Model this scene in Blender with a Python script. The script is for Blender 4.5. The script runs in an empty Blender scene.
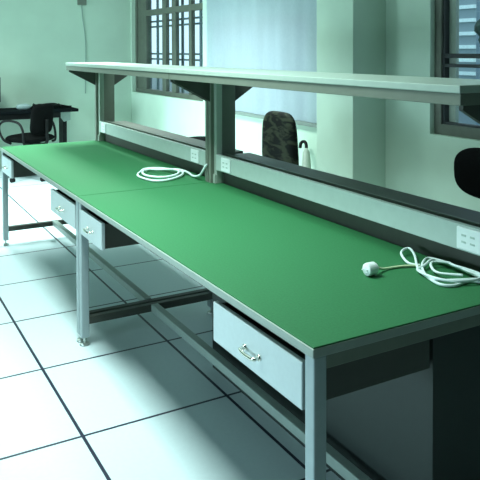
import bpy, bmesh, math, random
from mathutils import Vector, Matrix
random.seed(7)
scene = bpy.context.scene
COL = scene.collection

# ------------------------------------------------------------------ materials
def new_mat(name):
    m = bpy.data.materials.new(name); m.use_nodes = True
    nt = m.node_tree
    return m, nt, nt.nodes['Principled BSDF']

def paint(name, rgb, rough=.5, metal=0.0, noise=.06, scale=30.0, bump=0.0, spec=.5):
    m, nt, b = new_mat(name)
    N = nt.nodes; L = nt.links
    tc = N.new('ShaderNodeTexCoord')
    nz = N.new('ShaderNodeTexNoise'); nz.inputs['Scale'].default_value = scale; nz.inputs['Detail'].default_value = 4
    L.new(tc.outputs['Object'], nz.inputs['Vector'])
    cr = N.new('ShaderNodeValToRGB')
    lo = [max(0, c * (1 - noise)) for c in rgb]; hi = [min(1, c * (1 + noise)) for c in rgb]
    cr.color_ramp.elements[0].color = (*lo, 1); cr.color_ramp.elements[1].color = (*hi, 1)
    cr.color_ramp.elements[0].position = .3; cr.color_ramp.elements[1].position = .7
    L.new(nz.outputs['Fac'], cr.inputs['Fac']); L.new(cr.outputs['Color'], b.inputs['Base Color'])
    b.inputs['Roughness'].default_value = rough; b.inputs['Metallic'].default_value = metal
    b.inputs['Specular IOR Level'].default_value = spec
    if bump:
        bp = N.new('ShaderNodeBump'); bp.inputs['Strength'].default_value = bump; bp.inputs['Distance'].default_value = .004
        L.new(nz.outputs['Fac'], bp.inputs['Height']); L.new(bp.outputs['Normal'], b.inputs['Normal'])
    return m

def tile_material():
    m, nt, b = new_mat('raised_floor_tiles')
    N = nt.nodes; L = nt.links
    tc = N.new('ShaderNodeTexCoord'); sp = N.new('ShaderNodeSeparateXYZ')
    L.new(tc.outputs['Object'], sp.inputs[0])
    def mth(op, a, bb=None, c=None):
        n = N.new('ShaderNodeMath'); n.operation = op
        for i, v in enumerate((a, bb, c)):
            if v is None: continue
            if isinstance(v, (int, float)): n.inputs[i].default_value = v
            else: L.new(v, n.inputs[i])
        return n.outputs[0]
    def line(ch, off, step, w):
        d = mth('SUBTRACT', ch, off)
        d = mth('DIVIDE', d, step)
        d = mth('FRACT', mth('ADD', d, 100.5))
        d = mth('ABSOLUTE', mth('SUBTRACT', d, .5))
        return mth('LESS_THAN', d, w / step / 2)
    lx = line(sp.outputs['X'], -.224, .629, .0135)
    ly = line(sp.outputs['Y'], 1.206, .642, .013)
    g = mth('MAXIMUM', lx, ly)
    nz = N.new('ShaderNodeTexNoise'); nz.inputs['Scale'].default_value = 55; nz.inputs['Detail'].default_value = 5
    L.new(tc.outputs['Object'], nz.inputs['Vector'])
    cr = N.new('ShaderNodeValToRGB')
    cr.color_ramp.elements[0].color = (.47, .575, .60, 1); cr.color_ramp.elements[1].color = (.53, .635, .66, 1)
    L.new(nz.outputs['Fac'], cr.inputs['Fac'])
    mx = N.new('ShaderNodeMix'); mx.data_type = 'RGBA'
    L.new(g, mx.inputs[0]); L.new(cr.outputs['Color'], mx.inputs[6]); mx.inputs[7].default_value = (.006, .009, .028, 1)
    L.new(mx.outputs[2], b.inputs['Base Color'])
    b.inputs['Roughness'].default_value = .42
    bp = N.new('ShaderNodeBump'); bp.inputs['Strength'].default_value = .5; bp.inputs['Distance'].default_value = .003; bp.invert = True
    L.new(g, bp.inputs['Height']); L.new(bp.outputs['Normal'], b.inputs['Normal'])
    return m

def mesh_back_material():
    m, nt, b = new_mat('wrinkled_black_cover')
    N = nt.nodes; L = nt.links
    tc = N.new('ShaderNodeTexCoord')
    mp = N.new('ShaderNodeMapping'); mp.inputs['Rotation'].default_value = (0.55, 0, 0); mp.inputs['Scale'].default_value = (1, .8, 2.4)
    L.new(tc.outputs['Object'], mp.inputs[0])
    wv = N.new('ShaderNodeTexNoise'); wv.inputs['Scale'].default_value = 8.5; wv.inputs['Detail'].default_value = 2; wv.inputs['Distortion'].default_value = 1.3
    L.new(mp.outputs[0], wv.inputs['Vector'])
    cr = N.new('ShaderNodeValToRGB')
    cr.color_ramp.elements[0].position = .46; cr.color_ramp.elements[0].color = (.004, .0045, .004, 1)
    cr.color_ramp.elements[1].position = .60; cr.color_ramp.elements[1].color = (.034, .042, .024, 1)
    L.new(wv.outputs['Fac'], cr.inputs['Fac']); L.new(cr.outputs['Color'], b.inputs['Base Color'])
    b.inputs['Roughness'].default_value = .6; b.inputs['Specular IOR Level'].default_value = .12
    return m

def glass_material():
    m = bpy.data.materials.new('window_glass'); m.use_nodes = True
    nt = m.node_tree; N = nt.nodes; L = nt.links
    for n in list(N): N.remove(n)
    o = N.new('ShaderNodeOutputMaterial'); mx = N.new('ShaderNodeMixShader')
    t = N.new('ShaderNodeBsdfTransparent'); t.inputs[0].default_value = (.9, .97, .97, 1)
    g = N.new('ShaderNodeBsdfGlossy'); g.inputs['Roughness'].default_value = .03
    mx.inputs[0].default_value = .05
    L.new(t.outputs[0], mx.inputs[1]); L.new(g.outputs[0], mx.inputs[2]); L.new(mx.outputs[0], o.inputs[0])
    return m

def curtain_material():
    m = bpy.data.materials.new('pale_blue_curtain'); m.use_nodes = True
    nt = m.node_tree; N = nt.nodes; L = nt.links
    for n in list(N): N.remove(n)
    o = N.new('ShaderNodeOutputMaterial'); mx = N.new('ShaderNodeMixShader'); mx.inputs[0].default_value = .5
    d = N.new('ShaderNodeBsdfDiffuse'); t = N.new('ShaderNodeBsdfTranslucent')
    tc = N.new('ShaderNodeTexCoord'); nz = N.new('ShaderNodeTexNoise'); nz.inputs['Scale'].default_value = 40
    L.new(tc.outputs['Object'], nz.inputs['Vector'])
    cr = N.new('ShaderNodeValToRGB')
    cr.color_ramp.elements[0].color = (.46, .55, .60, 1); cr.color_ramp.elements[1].color = (.53, .61, .66, 1)
    L.new(nz.outputs['Fac'], cr.inputs['Fac'])
    L.new(cr.outputs['Color'], d.inputs[0]); L.new(cr.outputs['Color'], t.inputs[0])
    L.new(d.outputs[0], mx.inputs[1]); L.new(t.outputs[0], mx.inputs[2]); L.new(mx.outputs[0], o.inputs[0])
    return m

def siding_material():
    m, nt, b = new_mat('grey_facade')
    N = nt.nodes; L = nt.links
    tc = N.new('ShaderNodeTexCoord'); bk = N.new('ShaderNodeTexBrick')
    mp = N.new('ShaderNodeMapping'); mp.inputs['Rotation'].default_value = (math.pi / 2, 0, math.pi / 2)
    L.new(tc.outputs['Object'], mp.inputs[0]); L.new(mp.outputs[0], bk.inputs['Vector'])
    bk.inputs['Color1'].default_value = (.16, .25, .30, 1); bk.inputs['Color2'].default_value = (.20, .29, .34, 1)
    bk.inputs['Mortar'].default_value = (.25, .33, .36, 1); bk.inputs['Scale'].default_value = 3
    L.new(bk.outputs['Color'], b.inputs['Base Color']); b.inputs['Roughness'].default_value = .8
    return m

M = dict(
    tiles=tile_material(),
    wall=paint('pale_green_wall_paint', (.49, .63, .52), .75, noise=.03, scale=4, bump=.05),
    ceiling=paint('ceiling_paint', (.7, .74, .70), .8, noise=.03),
    side=paint('low_bounce_side_wall', (.10, .125, .12), .8, noise=.03),  # unseen walls, colour darkened to cut bounce light at the near end
    frame_paint=paint('grey_window_frame_paint', (.095, .11, .085), .5, noise=.12, scale=12),
    dark_frame=paint('dark_window_seal', (.02, .026, .028), .5),
    grille=paint('grille_bars', (.10, .13, .15), .5),
    reveal=paint('window_reveal_paint', (.30, .37, .31), .7, noise=.05),
    ledge=paint('ledge_paint', (.17, .21, .19), .5),
    metal=paint('pale_grey_powder_coat', (.47, .55, .56), .38, noise=.025, scale=60),
    rail=paint('pale_trunking', (.42, .52, .47), .42, noise=.03),
    leg=paint('leg_powder_coat', (.31, .385, .40), .4, noise=.03),
    rib=paint('grey_upright_rib', (.30, .37, .31), .45, noise=.04),
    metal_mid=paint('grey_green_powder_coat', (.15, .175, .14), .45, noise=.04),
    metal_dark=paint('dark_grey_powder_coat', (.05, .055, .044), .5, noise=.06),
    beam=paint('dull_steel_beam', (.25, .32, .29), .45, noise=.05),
    panel=paint('under_bench_shade', (.019, .029, .026), .6, noise=.05),  # near-black colour that stands in for under-bench shade
    shelf=paint('shelf_laminate', (.36, .45, .39), .35, noise=.03),
    board=paint('worktop_edge', (.27, .33, .29), .4, noise=.04),
    mat=paint('green_rubber_mat', (.024, .148, .054), .62, noise=.10, scale=140, bump=.1, spec=.25),
    white=paint('white_plastic', (.78, .86, .84), .35, noise=.02),
    cord=paint('white_cord', (.70, .84, .82), .4, noise=.03),
    yellow_cord=paint('yellowed_cord', (.62, .72, .46), .4, noise=.03),
    chrome=paint('chrome', (.75, .76, .68), .18, metal=1.0, noise=.02),
    steel=paint('zinc_steel', (.45, .5, .47), .3, metal=.8, noise=.05),
    black=paint('black_plastic', (.005, .006, .006), .5, noise=.2, spec=.12),
    black_fabric=paint('black_fabric', (.004, .0045, .0045), .95, noise=.3, scale=200, bump=.2, spec=.03),
    desk_top=paint('black_desk_laminate', (.005, .007, .008), .9, noise=.1, spec=.02),
    desk_bracket=paint('desk_leg_bracket', (.30, .40, .36), .5),
    cover=mesh_back_material(),
    glass=glass_material(),
    curtain=curtain_material(),
    grey_plastic=paint('grey_plastic', (.22, .30, .30), .45),
    screen=paint('monitor_plastic', (.03, .06, .06), .35),
    umbrella=paint('pale_grey_nylon', (.28, .33, .28), .6, noise=.08),
    facade=siding_material(),
    band=paint('white_band_paint', (.75, .9, .9), .6),
    leaves=paint('leaves', (.02, .05, .035), .8, noise=.5, scale=14, bump=.5),
    bark=paint('bark', (.06, .045, .03), .9, noise=.2),
    ground=paint('outside_paving', (.18, .22, .22), .9, noise=.1),
    cable_grey=paint('grey_cable', (.24, .34, .30), .5),
)

# ------------------------------------------------------------------ mesh helpers
def bx(bm, x0, x1, y0, y1, z0, z1, bev=0.0, seg=2):
    r = bmesh.ops.create_cube(bm, size=1.0)
    vs = r['verts']
    for v in vs:
        v.co = Vector((x0 + (v.co.x + .5) * (x1 - x0), y0 + (v.co.y + .5) * (y1 - y0), z0 + (v.co.z + .5) * (z1 - z0)))
    if bev:
        es = list({e for v in vs for e in v.link_edges})
        bmesh.ops.bevel(bm, geom=es, offset=bev, segments=seg, affect='EDGES', profile=.5)

def prism(bm, pts, ax, a0, a1, bev=0.0):
    """polygon pts in the plane normal to axis ax, extruded a0..a1"""
    def P(p, a):
        if ax == 'y': return (p[0], a, p[1])
        if ax == 'x': return (a, p[0], p[1])
        return (p[0], p[1], a)
    A = [bm.verts.new(P(p, a0)) for p in pts]; B = [bm.verts.new(P(p, a1)) for p in pts]
    n = len(pts)
    fs = [bm.faces.new(A), bm.faces.new(B[::-1])]
    for i in range(n):
        fs.append(bm.faces.new((A[i], B[i], B[(i + 1) % n], A[(i + 1) % n])))
    bmesh.ops.recalc_face_normals(bm, faces=fs)
    if bev:
        es = list({e for f in fs for e in f.edges})
        bmesh.ops.bevel(bm, geom=es, offset=bev, segments=2, affect='EDGES', profile=.5)

def lathe(bm, c, prof, n=20, axis='z'):
    rings = []
    for r, h in prof:
        ring = []
        for i in range(n):
            a = 2 * math.pi * i / n
            if axis == 'z': p = (c[0] + r * math.cos(a), c[1] + r * math.sin(a), c[2] + h)
            elif axis == 'x': p = (c[0] + h, c[1] + r * math.cos(a), c[2] + r * math.sin(a))
            else: p = (c[0] + r * math.cos(a), c[1] + h, c[2] + r * math.sin(a))
            ring.append(bm.verts.new(p))
        rings.append(ring)
    fs = []
    for a, b in zip(rings, rings[1:]):
        for i in range(n):
            fs.append(bm.faces.new((a[i], a[(i + 1) % n], b[(i + 1) % n], b[i])))
    fs.append(bm.faces.new(rings[0][::-1])); fs.append(bm.faces.new(rings[-1]))
    bmesh.ops.recalc_face_normals(bm, faces=fs)

def smooth_path(pts, k=6, closed=False):
    P = [Vector(p) for p in pts]
    out = []
    n = len(P)
    for i in range(n if closed else n - 1):
        if closed: p0, p1, p2, p3 = P[(i - 1) % n], P[i], P[(i + 1) % n], P[(i + 2) % n]
        else: p0, p1, p2, p3 = P[max(i - 1, 0)], P[i], P[i + 1], P[min(i + 2, n - 1)]
        for j in range(k):
            t = j / k
            out.append(.5 * ((2 * p1) + (p2 - p0) * t + (2 * p0 - 5 * p1 + 4 * p2 - p3) * t * t + (3 * p1 - p0 - 3 * p2 + p3) * t ** 3))
    if not closed: out.append(P[-1].copy())
    return out

def tube(bm, pts, r, n=8):
    pts = [Vector(p) for p in pts]
    rad = r if callable(r) else (lambda t: r)
    t0 = (pts[1] - pts[0]).normalized()
    up = Vector((0, 0, 1)) if abs(t0.z) < .9 else Vector((1, 0, 0))
    nrm = t0.cross(up).normalized()
    rings = []
    for i, p in enumerate(pts):
        t = (pts[min(i + 1, len(pts) - 1)] - pts[max(i - 1, 0)])
        if t.length < 1e-9: t = t0
        t = t.normalized()
        nrm = (nrm - t * nrm.dot(t))
        nrm = nrm.normalized() if nrm.length > 1e-6 else t.orthogonal().normalized()
        b = t.cross(nrm)
        rr = rad(i / (len(pts) - 1))
        rings.append([bm.verts.new(p + (nrm * math.cos(2 * math.pi * k / n) + b * math.sin(2 * math.pi * k / n)) * rr) for k in range(n)])
    fs = []
    for a, b in zip(rings, rings[1:]):
        for k in range(n): fs.append(bm.faces.new((a[k], a[(k + 1) % n], b[(k + 1) % n], b[k])))
    fs.append(bm.faces.new(rings[0][::-1])); fs.append(bm.faces.new(rings[-1]))
    bmesh.ops.recalc_face_normals(bm, faces=fs)

def pad(bm, mat, w, h, t, rnd=3.2, curve=0.0, n=40, rings=10, taper=0.0):
    """cushion: superellipse outline w x h in local (u,v), thickness t along local n; mat maps (u,v,n)->place"""
    def ring(s, side):
        out = []
        for i in range(n):
            a = 2 * math.pi * i / n
            cu, sv = math.cos(a), math.sin(a)
            u = math.copysign(abs(cu) ** (2 / rnd), cu) * w / 2 * s
            v = math.copysign(abs(sv) ** (2 / rnd), sv) * h / 2 * s
            u *= 1 - taper * (v / h)
            d = side * t / 2 * math.sqrt(max(0, 1 - s ** 5)) + curve * u * u
            out.append(bm.verts.new(mat @ Vector((u, v, d))))
        return out
    ss = [math.sin(math.pi / 2 * k / rings) for k in range(1, rings)]
    seq = []
    top = bm.verts.new(mat @ Vector((0, 0, t / 2))); bot = bm.verts.new(mat @ Vector((0, 0, -t / 2)))
    rr = [ring(s, 1) for s in ss] + [ring(1, 1)] + [ring(s, -1) for s in reversed(ss)]
    fs = []
    for i in range(n):
        fs.append(bm.faces.new((top, rr[0][i], rr[0][(i + 1) % n])))
        fs.append(bm.faces.new((bot, rr[-1][(i + 1) % n], rr[-1][i])))
    for a, b in zip(rr, rr[1:]):
        for i in range(n): fs.append(bm.faces.new((a[i], b[i], b[(i + 1) % n], a[(i + 1) % n])))
    bmesh.ops.recalc_face_normals(bm, faces=fs)

def obj(name, bm, mat, parent=None, loc=(0, 0, 0), smooth=False, label=None):
    me = bpy.data.meshes.new(name)
    bm.to_mesh(me); bm.free()
    me.materials.append(mat)
    if smooth:
        for p in me.polygons: p.use_smooth = True
    o = bpy.data.objects.new(name, me); COL.objects.link(o)
    o.location = loc
    if parent: o.parent = parent
    if label: o['label'] = label
    return o

def thing(name, label, cat, loc=(0, 0, 0), rz=0.0, group=None):
    o = bpy.data.objects.new(name, None); COL.objects.link(o)
    o.empty_display_size = .1
    o.location = loc; o.rotation_euler = (0, 0, rz)
    o['label'] = label; o['category'] = cat
    if group: o['group'] = group
    return o

def tag(o, label, cat, group=None):
    o['label'] = label; o['category'] = cat
    if group: o['group'] = group
    return o

def struct(name, bm, mat, parent=None, label=None):
    o = obj(name, bm, mat, parent)
    if parent is None: o['kind'] = 'structure'
    if label: o['label'] = label
    return o

def dup(root, loc, label):
    r = root.copy(); COL.objects.link(r); r.location = loc; r['label'] = label
    for ch in list(root.children):
        c = ch.copy(); COL.objects.link(c); c.parent = r
        for g in list(ch.children):
            d = g.copy(); COL.objects.link(d); d.parent = c
    return r

def B(): return bmesh.new()

# ------------------------------------------------------------------ the room
XR, YF, XL, YN, H = 2.4, 7.7, -3.4, -3.2, 2.9
WT = .2
bm = B(); bx(bm, XL - WT, XR + WT, YN - WT, YF + WT, -.12, 0); struct('floor', bm, M['tiles'])
bm = B(); bx(bm, XL - WT, XR + WT, YN - WT, YF + WT, H, H + .12); struct('ceiling', bm, M['ceiling'])
bm = B(); bx(bm, XL - WT, XR + WT, YF, YF + WT, 0, H); struct('wall_far', bm, M['wall'])
bm = B(); bx(bm, XL - WT, XL, YN, YF, 0, H); struct('wall_left', bm, M['side'])
bm = B(); bx(bm, XL - WT, XR + WT, YN - WT, YN, 0, H); struct('wall_near', bm, M['side'])
# right wall with three openings: (y0, y1, z0, z1)
OPEN = [(5.46, 7.66, .905, 2.5), (3.40, 5.16, .86, 1.79), (.25, 2.03, .915, 2.5)]
bm = B()
ys = sorted({YN, YF} | {o[0] for o in OPEN} | {o[1] for o in OPEN})
for a, b in zip(ys, ys[1:]):
    hit = [o for o in OPEN if o[0] <= a and o[1] >= b]
    if hit:
        bx(bm, XR, XR + WT, a, b, 0, hit[0][2]); bx(bm, XR, XR + WT, a, b, hit[0][3], H)
    else:
        bx(bm, XR, XR + WT, a, b, 0, H)
struct('wall_right', bm, M['wall'])
bm = B(); bx(bm, 2.10, XR, 2.47, 2.91, 0, H, .006); struct('pillar', bm, M['wall'])
bm = B(); bx(bm, XR - .035, XR, 2.93, 5.30, .835, .868, .004); struct('trim_1', bm, M['ledge'])

# window with the grille, in the far corner
x0 = 2.45
bm = B(); bx(bm, x0, x0 + .09, 7.60, 7.66, .905, 2.5); bx(bm, x0, x0 + .09, 5.46, 5.52, .905, 2.5)
bx(bm, x0, x0 + .09, 5.52, 7.60, .905, .96); bx(bm, x0, x0 + .09, 5.52, 7.60, 2.44, 2.5)
w1 = struct('window_1', bm, M['frame_paint'])
bm = B()
bx(bm, x0 + .01, x0 + .07, 7.28, 7.60, .96, 2.44, .004)
for y in (6.70, 6.40): bx(bm, x0 + .012, x0 + .062, y - .07, y + .05, .96, 2.44, .004)
bx(bm, x0 + .012, x0 + .062, 5.885, 5.96, .96, 2.44, .004)
bx(bm, x0 + .005, x0 + .075, 5.52, 7.28, 1.935, 2.01, .004)
obj('sash', bm, M['frame_paint'], w1)
bm = B()
for y0, y1 in ((7.29, 6.76), (6.62, 6.45), (6.35, 5.97), (5.88, 5.53)):
    bx(bm, x0 + .035, x0 + .04, y1, y0, .965, 1.93)
    bx(bm, x0 + .035, x0 + .04, y1, y0, 2.015, 2.435)
obj('pane', bm, M['glass'], w1)
bm = B()
for y in (7.42, 7.16, 6.90, 6.62, 6.37, 6.14, 5.86, 5.62): bx(bm, 2.565, 2.585, y - .022, y + .022, .91, 2.49)
for z in (1.36, 1.43, 1.79, 1.86, 2.25): bx(bm, 2.56, 2.59, 5.47, 7.65, z - .011, z + .011)
obj('grille', bm, M['grille'], w1)

# curtained window beyond the pillar
bm = B(); bx(bm, 2.46, 2.53, 3.40, 3.44, .86, 1.79); bx(bm, 2.46, 2.53, 5.12, 5.16, .86, 1.79)
bx(bm, 2.46, 2.53, 3.44, 5.12, .86, .90); bx(bm, 2.46, 2.53, 3.44, 5.12, 1.75, 1.79)
for y in (3.66, 4.22, 4.83): bx(bm, 2.46, 2.53, y - .025, y + .025, .90, 1.75)
w2 = struct('window_2', bm, M['frame_paint'])
bm = B(); bx(bm, 2.49, 2.495, 3.44, 5.12, .90, 1.75); obj('pane', bm, M['glass'], w2)

# nearer window at the right edge of the view
bm = B(); bx(bm, 2.44, 2.52, 1.97, 2.03, .915, 2.5); bx(bm, 2.44, 2.52, .25, .31, .915, 2.5)
bx(bm, 2.44, 2.52, .31, 1.97, .915, .985); bx(bm, 2.44, 2.52, .31, 1.97, 2.44, 2.5)
w3 = struct('window_3', bm, M['frame_paint'])
bm = B(); bx(bm, 2.455, 2.50, 1.955, 2.02, .985, 2.44); bx(bm, 2.455, 2.50, 1.13, 1.19, .985, 2.44)
bx(bm, 2.46, 2.50, .31, 1.96, 1.425, 1.455); bx(bm, 2.46, 2.50, .31, 1.96, 1.365, 1.387)
bx(bm, 2.455, 2.50, .31, 1.96, .983, 1.0)
obj('sash', bm, M['dark_frame'], w3)
bm = B(); bx(bm, 2.50, 2.53, 1.90, 1.97, .985, 2.44); obj('sash_stile', bm, M['reveal'], w3)
bm = B(); bx(bm, 2.505, 2.51, .31, 1.90, .985, 2.44); obj('pane', bm, M['glass'], w3)

# ------------------------------------------------------------------ outside
bm = B(); bx(bm, XR + WT, 30, -20, 40, -.4, -.15); struct('ground_outside', bm, M['ground'])
t = thing('neighbouring_building', 'grey building with white horizontal bands seen through the right-hand window', 'building', (8, 6.64, -.15))
bm = B(); bx(bm, 0, 5, 0, 7, 0, 4.6); obj('wall', bm, M['facade'], t)
bm = B(); bx(bm, -.1, 5.1, -.1, 7.1, 4.6, 4.8); obj('roof', bm, M['ground'], t)
for k in range(13):
    z = .75 + .222 * k
    bm = B(); bx(bm, -.04, 0, 0, 7, z, z + .06); obj('band', bm, M['band'], t)
t = thing('tree', 'dark leafy tree outside the right-hand window beside the grey building', 'tree', (7.3, 5.42, -.15))
bm = B(); tube(bm, [(0, 0, 0), (.02, .02, .7), (-.02, .03, 1.7)], lambda s: .07 - .03 * s); obj('trunk', bm, M['bark'], t)
bm = B()
for k in range(9):
    a = random.random() * 6.28; r = random.random() * .28
    c = Vector((r * math.cos(a), r * math.sin(a), 1.55 + random.random() * .55))
    g = bmesh.ops.create_icosphere(bm, subdivisions=3, radius=.2 + random.random() * .1)
    for v in g['verts']:
        v.co = v.co * (1 + random.uniform(-.18, .18)) + c
obj('crown', bm, M['leaves'], t)

# ------------------------------------------------------------------ workbench (one unit, then its copy)
UL, W = 2.04, .80
wb = thing('workbench', 'nearest green-topped workbench, with the cord and white plug on its top', 'workbench', (0, 0, 0), 0, 'green-topped workbenches in a row')
bm = B(); bx(bm, 0, W, 0.001, UL - .001, .722, .746, .003); obj('tabletop', bm, M['board'], wb)
bm = B(); bx(bm, .004, W - .004, 0.004, UL - .003, .745, .75, .0015); obj('rubber_mat', bm, M['mat'], wb, label='green rubber mat')
for lx in (.006, W - .048):
    for ly in (.006, UL - .046):
        bm = B(); bx(bm, lx, lx + .04, ly, ly + .04, .04, .722, .004)
        lg = obj('leg', bm, M['leg'], wb)
        bm = B(); lathe(bm, (lx + .02, ly + .02, 0), [(.024, 0), (.026, .004), (.024, .010), (.011, .014), (.007, .018), (.007, .05)], 18)
        obj('levelling_foot', bm, M['steel'], lg, smooth=False, label='round metal levelling foot')
for ly in (.008, UL - .044):
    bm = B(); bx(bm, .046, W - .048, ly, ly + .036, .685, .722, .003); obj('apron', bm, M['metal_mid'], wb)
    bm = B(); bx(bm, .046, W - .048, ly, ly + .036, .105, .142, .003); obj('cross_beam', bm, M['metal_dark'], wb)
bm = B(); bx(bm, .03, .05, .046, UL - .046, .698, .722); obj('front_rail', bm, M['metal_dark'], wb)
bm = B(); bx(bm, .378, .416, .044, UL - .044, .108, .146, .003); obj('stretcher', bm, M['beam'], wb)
for y0, y1 in ((.056, .548), (UL - .375, UL - .044)):
    bm = B()
    bx(bm, .004, .022, y0, y1, .568, .692, .003)
    dr = obj('drawer', bm, M['metal'], wb)
    bm = B()
    bx(bm, .022, .45, y0 + .006, y0 + .016, .572, .684); bx(bm, .022, .45, y1 - .016, y1 - .006, .572, .684)
    bx(bm, .44, .45, y0 + .016, y1 - .016, .572, .684); bx(bm, .022, .44, y0 + .016, y1 - .016, .572, .58)
    obj('drawer_box', bm, M['metal_dark'], dr)
    ym = (y0 + y1) / 2
    bm = B()
    tube(bm, smooth_path([(.006, ym - .040, .624), (-.012, ym - .040, .623), (-.018, ym - .032, .622), (-.020, ym, .621), (-.018, ym + .032, .622), (-.012, ym + .040, .623), (.006, ym + .040, .624)], 5), .0055, 8)
    for s in (-1, 1): lathe(bm, (-.002, ym + s * .040, .624), [(.009, 0), (.009, .008)], 12, 'x')
    obj('handle', bm, M['chrome'], dr, smooth=True, label='curved chrome handle')
# uprights: flat plate with a square rib, T brackets under the shelf
for yp, yr in ((.004, .032), (UL - .034, UL - .064)):
    bm = B(); bx(bm, .738, .895, yp, yp + .03, .70, 1.326, .003)
    up = obj('upright', bm, M['metal_mid'], wb)
    bm = B(); bx(bm, .758, .796, yr, yr + .032, .748, 1.326, .004); bx(bm, .750, .86, yr + .002, yr + .03, .749, .80, .003); obj('upright_rib', bm, M['rib'], up)
    bm = B()
    prism(bm, [(.525, 1.327), (.525, 1.312), (.745, 1.195), (.745, 1.327)], 'y', yp + .007, yp + .023)
    obj('bracket', bm, M['metal_dark'], up)
    bm = B()
    prism(bm, [(1.075, 1.327), (1.075, 1.312), (.895, 1.195), (.895, 1.327)], 'y', yp + .007, yp + .023)
    obj('bracket', bm, M['metal_dark'], up)
bm = B(); bx(bm, .50, .85, .001, UL - .001, 1.361, 1.384, .003); obj('shelf', bm, M['shelf'], wb)
bm = B()
bx(bm, .506, .53, .004, UL - .004, 1.326, 1.361, .002); bx(bm, .82, .844, .004, UL - .004, 1.326, 1.361, .002)
for y in (.004, UL - .03): bx(bm, .53, .82, y, y + .026, 1.326, 1.361)
obj('shelf_frame', bm, M['metal_mid'], wb)
bm = B(); bx(bm, .752, .775, .036, UL - .068, .826, .912, .003); rl = obj('power_rail', bm, M['rail'], wb)
bm = B(); bx(bm, .775, .80, .036, UL - .068, .826, .904, .002); bx(bm, .803, .985, .036, UL - .036, .66, .90, .003)
obj('cable_tray', bm, M['metal_dark'], rl)
bm = B(); bx(bm, .803, .812, .04, UL - .07, .90, .914, .002); obj('rail_cover_lip', bm, M['metal_mid'], rl)
for y0 in (.14, 1.80):
    bm = B(); bx(bm, .744, .754, y0, y0 + .10, .832, .906, .004)
    sk = obj('socket', bm, M['white'], wb, label='white double socket outlet')
    bm = B()
    for k in (.032, .068):
        for dz in (-.01, .012): bx(bm, .7425, .7442, y0 + k - .009, y0 + k + .009, .869 + dz - .003, .869 + dz + .003)
    obj('socket_slots', bm, M['rail'], sk)
wb2 = dup(wb, (0, UL, 0), 'farther green-topped workbench, end to end with the near one, with a coiled cord on top')

bm = B(); prism(bm, [(.462, .06), (.775, .06), (.775, .078), (.48, .078), (.48, 1.45), (.462, 1.45)], 'z', .012, .72); obj('shade_panel', bm, M['panel'], wb, label='added dark panel standing in for the shade under the bench')  # added dark sheet, paints the deep shade under the near bench

# ------------------------------------------------------------------ cords on the benches
zc = .7545
ox, oy = .51, .378
t1 = thing('extension_cord', 'white looped cord with a round white plug lying on the near end of the bench', 'cord', (ox, oy, .75), 0, 'white cords on the bench tops')
def rel(pts, z=0.0):
    out = []
    for i, p in enumerate(pts):
        dz = p[2] if len(p) > 2 else 0
        out.append((p[0] - ox, p[1] - oy, .0050 + z + dz))
    return out
A = [(.500, .360, .0175), (.515, .364, .014), (.545, .370, .003), (.587, .373), (.636, .363), (.683, .342)]
bm = B(); tube(bm, smooth_path(rel(A), 6), .0042); obj('lead', bm, M['yellow_cord'], t1, smooth=True, label='yellowed straight lead')
Bp = [(.683, .342), (.664, .379, .004), (.700, .452, .022), (.742, .472, .035), (.757, .455, .034), (.721, .405, .016), (.655, .322), (.617, .238), (.602, .171), (.635, .142), (.704, .145), (.75, .10), (.80, .02 + .06)]
Cp = [(.80, .08), (.770, .125, .012), (.755, .172, .016), (.772, .240, .018), (.782, .321, .016), (.765, .370, .014), (.727, .365, .012), (.674, .323, .010), (.619, .249, .010), (.617, .194, .010), (.666, .166, .010), (.735, .135, .010), (.79, .10, .012)]
Dp = [(.79, .10, .012), (.752, .172, .024), (.765, .249, .027), (.765, .319, .026), (.738, .343, .022), (.672, .312, .019), (.632, .30, .010), (.612, .215, .018), (.64, .158, .018), (.715, .128, .020)]
Ep = [(.715, .128, .020), (.765, .15, .030), (.753, .253, .033), (.762, .283, .032), (.72, .318, .026), (.683, .290, .024), (.66, .235, .018), (.70, .17, .028)]
loop = [(p[0] if p[0] < .74 else .74 + (p[0] - .74) * .55, max(p[1], .10)) + tuple(.45 * q for q in p[2:]) for p in Bp + Cp[1:] + Dp[1:] + Ep[1:]]
bm = B(); tube(bm, smooth_path(rel(loop, .001), 7), .0046); obj('coil', bm, M['cord'], t1, smooth=True)
bm = B(); lathe(bm, (-.050, -.022, .0225), [(.010, 0), (.0195, .003), (.021, .010), (.021, .034), (.016, .042), (.007, .046)], 22, 'x')
for s in (-1, 1): tube(bm, [(-.050, -.022 + s * .009, .0225), (-.058, -.022 + s * .009, .0225)], .0022, 8)
obj('plug', bm, M['white'], t1, smooth=False, label='round white plug')

ox, oy = .60, 2.36
t2 = thing('extension_cord', 'white coiled cord lying on the far bench beside the middle uprights', 'cord', (ox, oy, .75), 0, 'white cords on the bench tops')
P1 = [(.551, 2.50), (.60, 2.53, .002), (.654, 2.50, .004), (.69, 2.42, .006), (.715, 2.329, .006), (.66, 2.235, .004), (.564, 2.176), (.48, 2.185), (.450, 2.299), (.462, 2.402), (.513, 2.49), (.56, 2.53, .008),
      (.63, 2.49, .012), (.672, 2.40, .014), (.69, 2.33, .014), (.64, 2.245, .012), (.558, 2.21, .010), (.498, 2.25, .010), (.478, 2.34, .010), (.51, 2.44, .010), (.56, 2.47, .014), (.60, 2.42, .016), (.66, 2.385, .018), (.713, 2.355, .014), (.735, 2.30, .006),
      (.728, 2.22), (.722, 2.16, .006), (.718, 2.10, .024), (.720, 2.07, .050), (.726, 2.05, .078), (.733, 2.04, .092)]
bm = B(); tube(bm, smooth_path(rel(P1, .003), 7), .0065); obj('coil', bm, M['cord'], t2, smooth=True)

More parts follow.
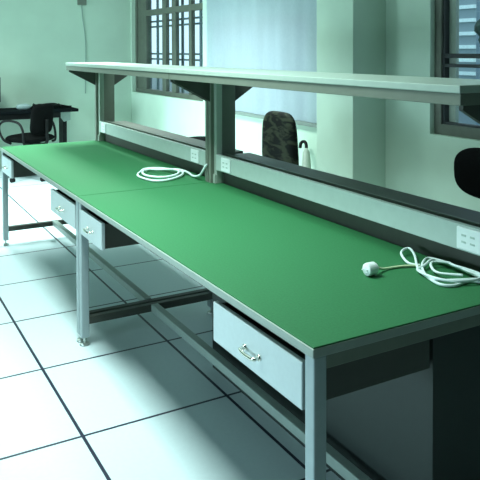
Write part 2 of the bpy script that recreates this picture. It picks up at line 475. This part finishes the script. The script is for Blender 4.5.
# ------------------------------------------------------------------ swivel chairs
def swivel_chair(label, loc, rz, seat_z, back_lo, back_hi, back_w, mat_back, arms, group, back_off=-.22, rnd=3.6, tilt=.10, taper=0.0):
    """local: the sitter faces +x, the backrest stands at -x"""
    t = thing('swivel_chair', label, 'chair', loc, rz, group)
    bm = B(); pad(bm, Matrix.Translation((0, 0, seat_z)), .46, .46, .09, 4.0); obj('seat', bm, M['black_fabric'], t, smooth=True)
    hm = (back_lo + back_hi) / 2; hh = back_hi - back_lo
    mt = Matrix.Translation((back_off, 0, hm)) @ Matrix.Rotation(-tilt, 4, 'Y') @ Matrix(((0, 0, 1, 0), (1, 0, 0, 0), (0, 1, 0, 0), (0, 0, 0, 1)))
    bm = B(); pad(bm, mt, back_w, hh, .075, rnd, curve=.35, taper=taper); obj('backrest', bm, mat_back, t, smooth=True)
    bm = B()
    tube(bm, smooth_path([(-.02, 0, seat_z - .06), (back_off - .02, 0, seat_z - .06), (back_off - .065, 0, seat_z - .01), (back_off - .06, 0, back_lo - .02), (back_off - .055, 0, hm)], 6), .019, 10)
    obj('back_support', bm, M['black'], t, smooth=True)
    bm = B(); lathe(bm, (0, 0, 0), [(.030, .10), (.030, .24), (.020, .25), (.020, seat_z - .07), (.075, seat_z - .065), (.075, seat_z - .04)], 18)
    obj('gas_column', bm, M['black'], t)
    bm = B()
    for k in range(5):
        a = 2 * math.pi * k / 5 + .3
        tube(bm, [(.02 * math.cos(a), .02 * math.sin(a), .115), (.16 * math.cos(a), .16 * math.sin(a), .10), (.28 * math.cos(a), .28 * math.sin(a), .075)], lambda s: .024 - .008 * s, 10)
    obj('star_base', bm, M['black'], t)
    for k in range(5):
        a = 2 * math.pi * k / 5 + .3
        cx, cy = .28 * math.cos(a), .28 * math.sin(a)
        bm = B(); lathe(bm, (cx, cy - .022, .027), [(.020, 0), (.027, .004), (.027, .018), (.012, .020), (.012, .024), (.027, .026), (.027, .040), (.020, .044)], 16, 'y')
        tube(bm, [(cx, cy, .027), (cx, cy, .08)], .008, 8)
        obj('caster', bm, M['black'], t)
    if arms:
        for s in (-1, 1):
            y = s * .26
            bm = B()
            tube(bm, smooth_path([(-.16, y * .75, seat_z - .05), (-.15, y, seat_z - .03), (-.13, y, seat_z + .12), (-.06, y, seat_z + .20), (.10, y, seat_z + .215), (.20, y, seat_z + .18), (.215, y, seat_z + .10), (.15, y, seat_z + .0), (.10, y * .75, seat_z - .05)], 6), .014, 10)
            obj('armrest', bm, M['black'], t, smooth=True)
    return t

swivel_chair('black swivel chair with mottled olive and black rounded back behind the middle uprights', (1.36, 2.66, 0), math.pi, .50, .62, 1.055, .43, M['cover'], False, 'swivel chairs behind the benches', back_off=-.26, rnd=4.2, tilt=-.04, taper=.16)
swivel_chair('plain black swivel chair cut off by the right edge, below the nearer window', (1.50, .955, 0), math.pi, .48, .735, .995, .45, M['black_fabric'], False, 'swivel chairs behind the benches', back_off=-.25, rnd=3.0, tilt=-.04)
swivel_chair('black swivel chair with looped armrests in front of the black desk', (.81, 6.75, 0), math.radians(125), .47, .52, .865, .36, M['black_fabric'], True, 'chair at the desk', back_off=-.19, rnd=5, tilt=.12)

# stool
t = thing('stool', 'low black round stool just showing above the far rail, left of the middle uprights', 'stool', (1.42, 3.52, 0))
bm = B(); lathe(bm, (0, 0, 0), [(.10, .715), (.155, .72), (.175, .745), (.168, .772), (.12, .786), (.02, .79)], 28); obj('seat', bm, M['black_fabric'], t, smooth=True)
bm = B(); lathe(bm, (0, 0, 0), [(.025, .08), (.025, .40), (.018, .41), (.018, .70), (.07, .705), (.07, .716)], 16); obj('column', bm, M['black'], t)
for k in range(4):
    a = math.pi / 4 + k * math.pi / 2
    bm = B(); tube(bm, [(.01 * math.cos(a), .01 * math.sin(a), .12), (.15 * math.cos(a), .15 * math.sin(a), .07), (.24 * math.cos(a), .24 * math.sin(a), .014)], .014, 10); obj('leg', bm, M['black'], t)
bm = B(); tube(bm, smooth_path([(.19 * math.cos(a * .2618), .19 * math.sin(a * .2618), .26) for a in range(24)], 2, True) + [(.19, 0, .26)], .009, 8)
for k in range(4):
    a = k * math.pi / 2
    tube(bm, [(.02 * math.cos(a), .02 * math.sin(a), .26), (.19 * math.cos(a), .19 * math.sin(a), .26)], .007, 8)
obj('foot_ring', bm, M['steel'], t)

# folded umbrella in the niche beyond the pillar
t = thing('umbrella', 'pale grey folded umbrella with black handle leaning beside the pillar', 'umbrella', (2.02, 2.97, 0))
top = Vector((.32, .42, .655)); foot = Vector((0.06, .035, .0))
d = (top - foot)
bm = B(); tube(bm, [foot + d * s for s in (0, .06, .16, .5, .8, .95, 1.0)], lambda s: (.006, .010, .028, .036, .038, .030, .012)[min(6, int(round(s * 6)))], 14)
obj('canopy', bm, M['umbrella'], t, smooth=True)
side = Vector((-.25, .55, .0)).normalized()
bm = B(); tube(bm, smooth_path([foot + d * .97, top + d.normalized() * .035, top + d.normalized() * .06 + side * .02, top + d.normalized() * .045 + side * .05, top + side * .06], 5), .014, 10)
obj('handle', bm, M['black'], t, smooth=True)

# ------------------------------------------------------------------ desk against the far wall
t = thing('desk', 'black-topped desk against the far wall at the left edge', 'desk', (.65, 7.38, 0))
bm = B(); bx(bm, -1.0, .84, -.26, .30, .715, .752, .006); obj('desktop', bm, M['desk_top'], t)
for x, sgn in ((.60, 1), (-.95, 1)):
    bm = B(); bx(bm, x + .09, x + .14, -.08, .12, .012, .715, .004); lg = obj('leg', bm, M['black'], t)
    bm = B(); prism(bm, [(x + .0, .714), (x + .18, .714), (x + .18, .60), (x + .10, .58)], 'y', -.10, -.08); obj('gusset', bm, M['desk_bracket'], lg, label='grey-green gusset plate')
    bm = B(); bx(bm, x + .08, x + .15, -.20, .26, 0, .03, .004); obj('foot', bm, M['black'], lg)
bm = B(); bx(bm, -.84, .62, -.24, -.21, .65, .715); obj('front_rail', bm, M['black'], t)
t = thing('monitor', 'dark monitor on the black desk, cut off at the left edge of the photo', 'monitor', (.38, 7.48, .752))
bm = B(); bx(bm, -.26, .24, -.02, .02, .09, .40, .008); obj('screen', bm, M['screen'], t)
bm = B(); bx(bm, -.05, .03, .012, .03, .01, .2, .004); obj('stand', bm, M['black'], t)
bm = B(); bx(bm, -.13, .11, -.08, .10, 0, .012, .004); obj('base', bm, M['black'], t)
bm = B(); pad(bm, Matrix.Translation((0, 0, .035)), .17, .11, .07, 3.5)
tag(obj('power_adapter', bm, M['grey_plastic'], None, (.86, 7.32, .752), True), 'grey lumpy power adapter on the black desk', 'adapter')
bm = B()
pts = []
for k in range(46):
    a = k * .52
    pts.append((.17 * math.cos(a) + .01 * math.sin(k * 1.7), .10 * math.sin(a) + .015 * math.cos(k * 2.3), .012 + .05 * (k / 46) * (1 - .5 * abs(math.sin(k * .9)))))
pts += [(.18, -.02, .03), (.27, .0, .012), (.32, .02, .010)]
tube(bm, smooth_path(pts, 4), .010, 8)
tag(obj('cable_bundle', bm, M['black'], None, (1.16, 7.40, .752), True), 'tangle of black cable on the right half of the desk', 'cable')

# cable on the far wall
t = thing('wall_cable', 'thin grey cable hanging from a small box on the far wall', 'cable', (1.72, 7.70, 0))
bm = B(); tube(bm, smooth_path([(-.01, -.006, 2.10), (.0, -.008, 1.9), (.03, -.006, 1.7), (.04, -.008, 1.45), (.035, -.006, 1.2), (.03, -.006, .9)], 6), .006, 8); obj('cord', bm, M['cable_grey'], t, smooth=True)
bm = B(); bx(bm, -.07, .05, -.03, 0, 2.08, 2.16, .006); obj('junction_box', bm, M['metal_mid'], t)

# ------------------------------------------------------------------ curtain
bm = B()
ny, nz_ = 120, 14
y0, y1, za, zb = 2.96, 5.30, .872, 2.35
def fold(y):
    return .010 * math.sin(y * 13.0) + .006 * math.sin(y * 29 + 1)
front = [[bm.verts.new((2.372 + fold(y0 + (y1 - y0) * i / ny) * (1 - .4 * j / nz_), y0 + (y1 - y0) * i / ny, za + (zb - za) * j / nz_)) for j in range(nz_ + 1)] for i in range(ny + 1)]
for i in range(ny):
    for j in range(nz_): bm.faces.new((front[i][j], front[i + 1][j], front[i + 1][j + 1], front[i][j + 1]))
cu = obj('cloth', bm, M['curtain'], None, (0, 0, 0), True)
ct = thing('curtain', 'pale blue translucent curtain hanging between the pillar and the barred window', 'curtain', (2.372, 4.13, .872))
cu.location = (-2.372, -4.13, -.872); cu.parent = ct
bm = B(); tube(bm, [(0, -1.18, 1.485), (0, 1.18, 1.485)], .012, 10)
for y in (-1.1, 1.1): bx(bm, 0, .03, y - .01, y + .01, 1.475, 1.495)
obj('curtain_rod', bm, M['steel'], ct)

# ------------------------------------------------------------------ light
world = bpy.data.worlds.new('World'); scene.world = world; world.use_nodes = True
bg = world.node_tree.nodes['Background']; bg.inputs[0].default_value = (.66, .86, 1.0, 1); bg.inputs[1].default_value = 1.5

def lamp(name, loc, sx, sy, power, color, rot=(0, 0, 0), spread=180):
    l = bpy.data.lights.new(name, 'AREA'); l.shape = 'RECTANGLE'; l.size = sx; l.size_y = sy
    l.energy = power; l.color = color; l.spread = math.radians(spread)
    o = bpy.data.objects.new(name, l); COL.objects.link(o); o.location = loc; o.rotation_euler = rot
    return o
GREEN = (.80, 1.0, .95)
for x, y, p, sp in ((-.3, 1.5, 72, 116), (-.3, 3.6, 14, 116), (-.25, 5.9, 75, 110), (1.05, 4.4, 100, 112)):
    lamp('ceiling_lamp', (x, y, H - .03), .6, 1.4, p, GREEN, spread=sp)
# daylight inferred from the left, out of view, then an added fill
lamp('left_daylight_fill', (XL + .05, 5.5, 1.05), 1.1, 2.4, 60, (.68, .96, 1.0), (0, -math.pi / 2, 0), 72)
lamp('left_daylight_fill', (XL + .05, .6, .80), .6, 1.6, 15, (.62, .90, 1.0), (0, -math.pi / 2, 0), 70)  # low fill lamp added to lift the near drawer fronts, no window known

# ------------------------------------------------------------------ camera
cam = bpy.data.cameras.new('camera'); co = bpy.data.objects.new('camera', cam); COL.objects.link(co)
r = Vector((.87132348, -.49070252, -.00253596)); u = Vector((.01429927, .0202243, .99969321)); w = Vector((.49050068, .87109243, -.0246386))
mw = Matrix((r, u, -w)).transposed().to_4x4(); mw.translation = Vector((-.98115, -1.37854, 1.48672))
co.matrix_world = mw
cam.sensor_fit = 'HORIZONTAL'; cam.sensor_width = 36; cam.lens = 691.03 / 480 * 36
cam.shift_y = -(240 - 66.307) / 480
cam.clip_start = .02; cam.clip_end = 200
scene.camera = co

vs = scene.view_settings
scene.display_settings.display_device = 'sRGB'
vs.view_transform = 'Standard'; vs.look = 'None'; vs.gamma = 1; vs.exposure = 0.0; vs.use_curve_mapping = False
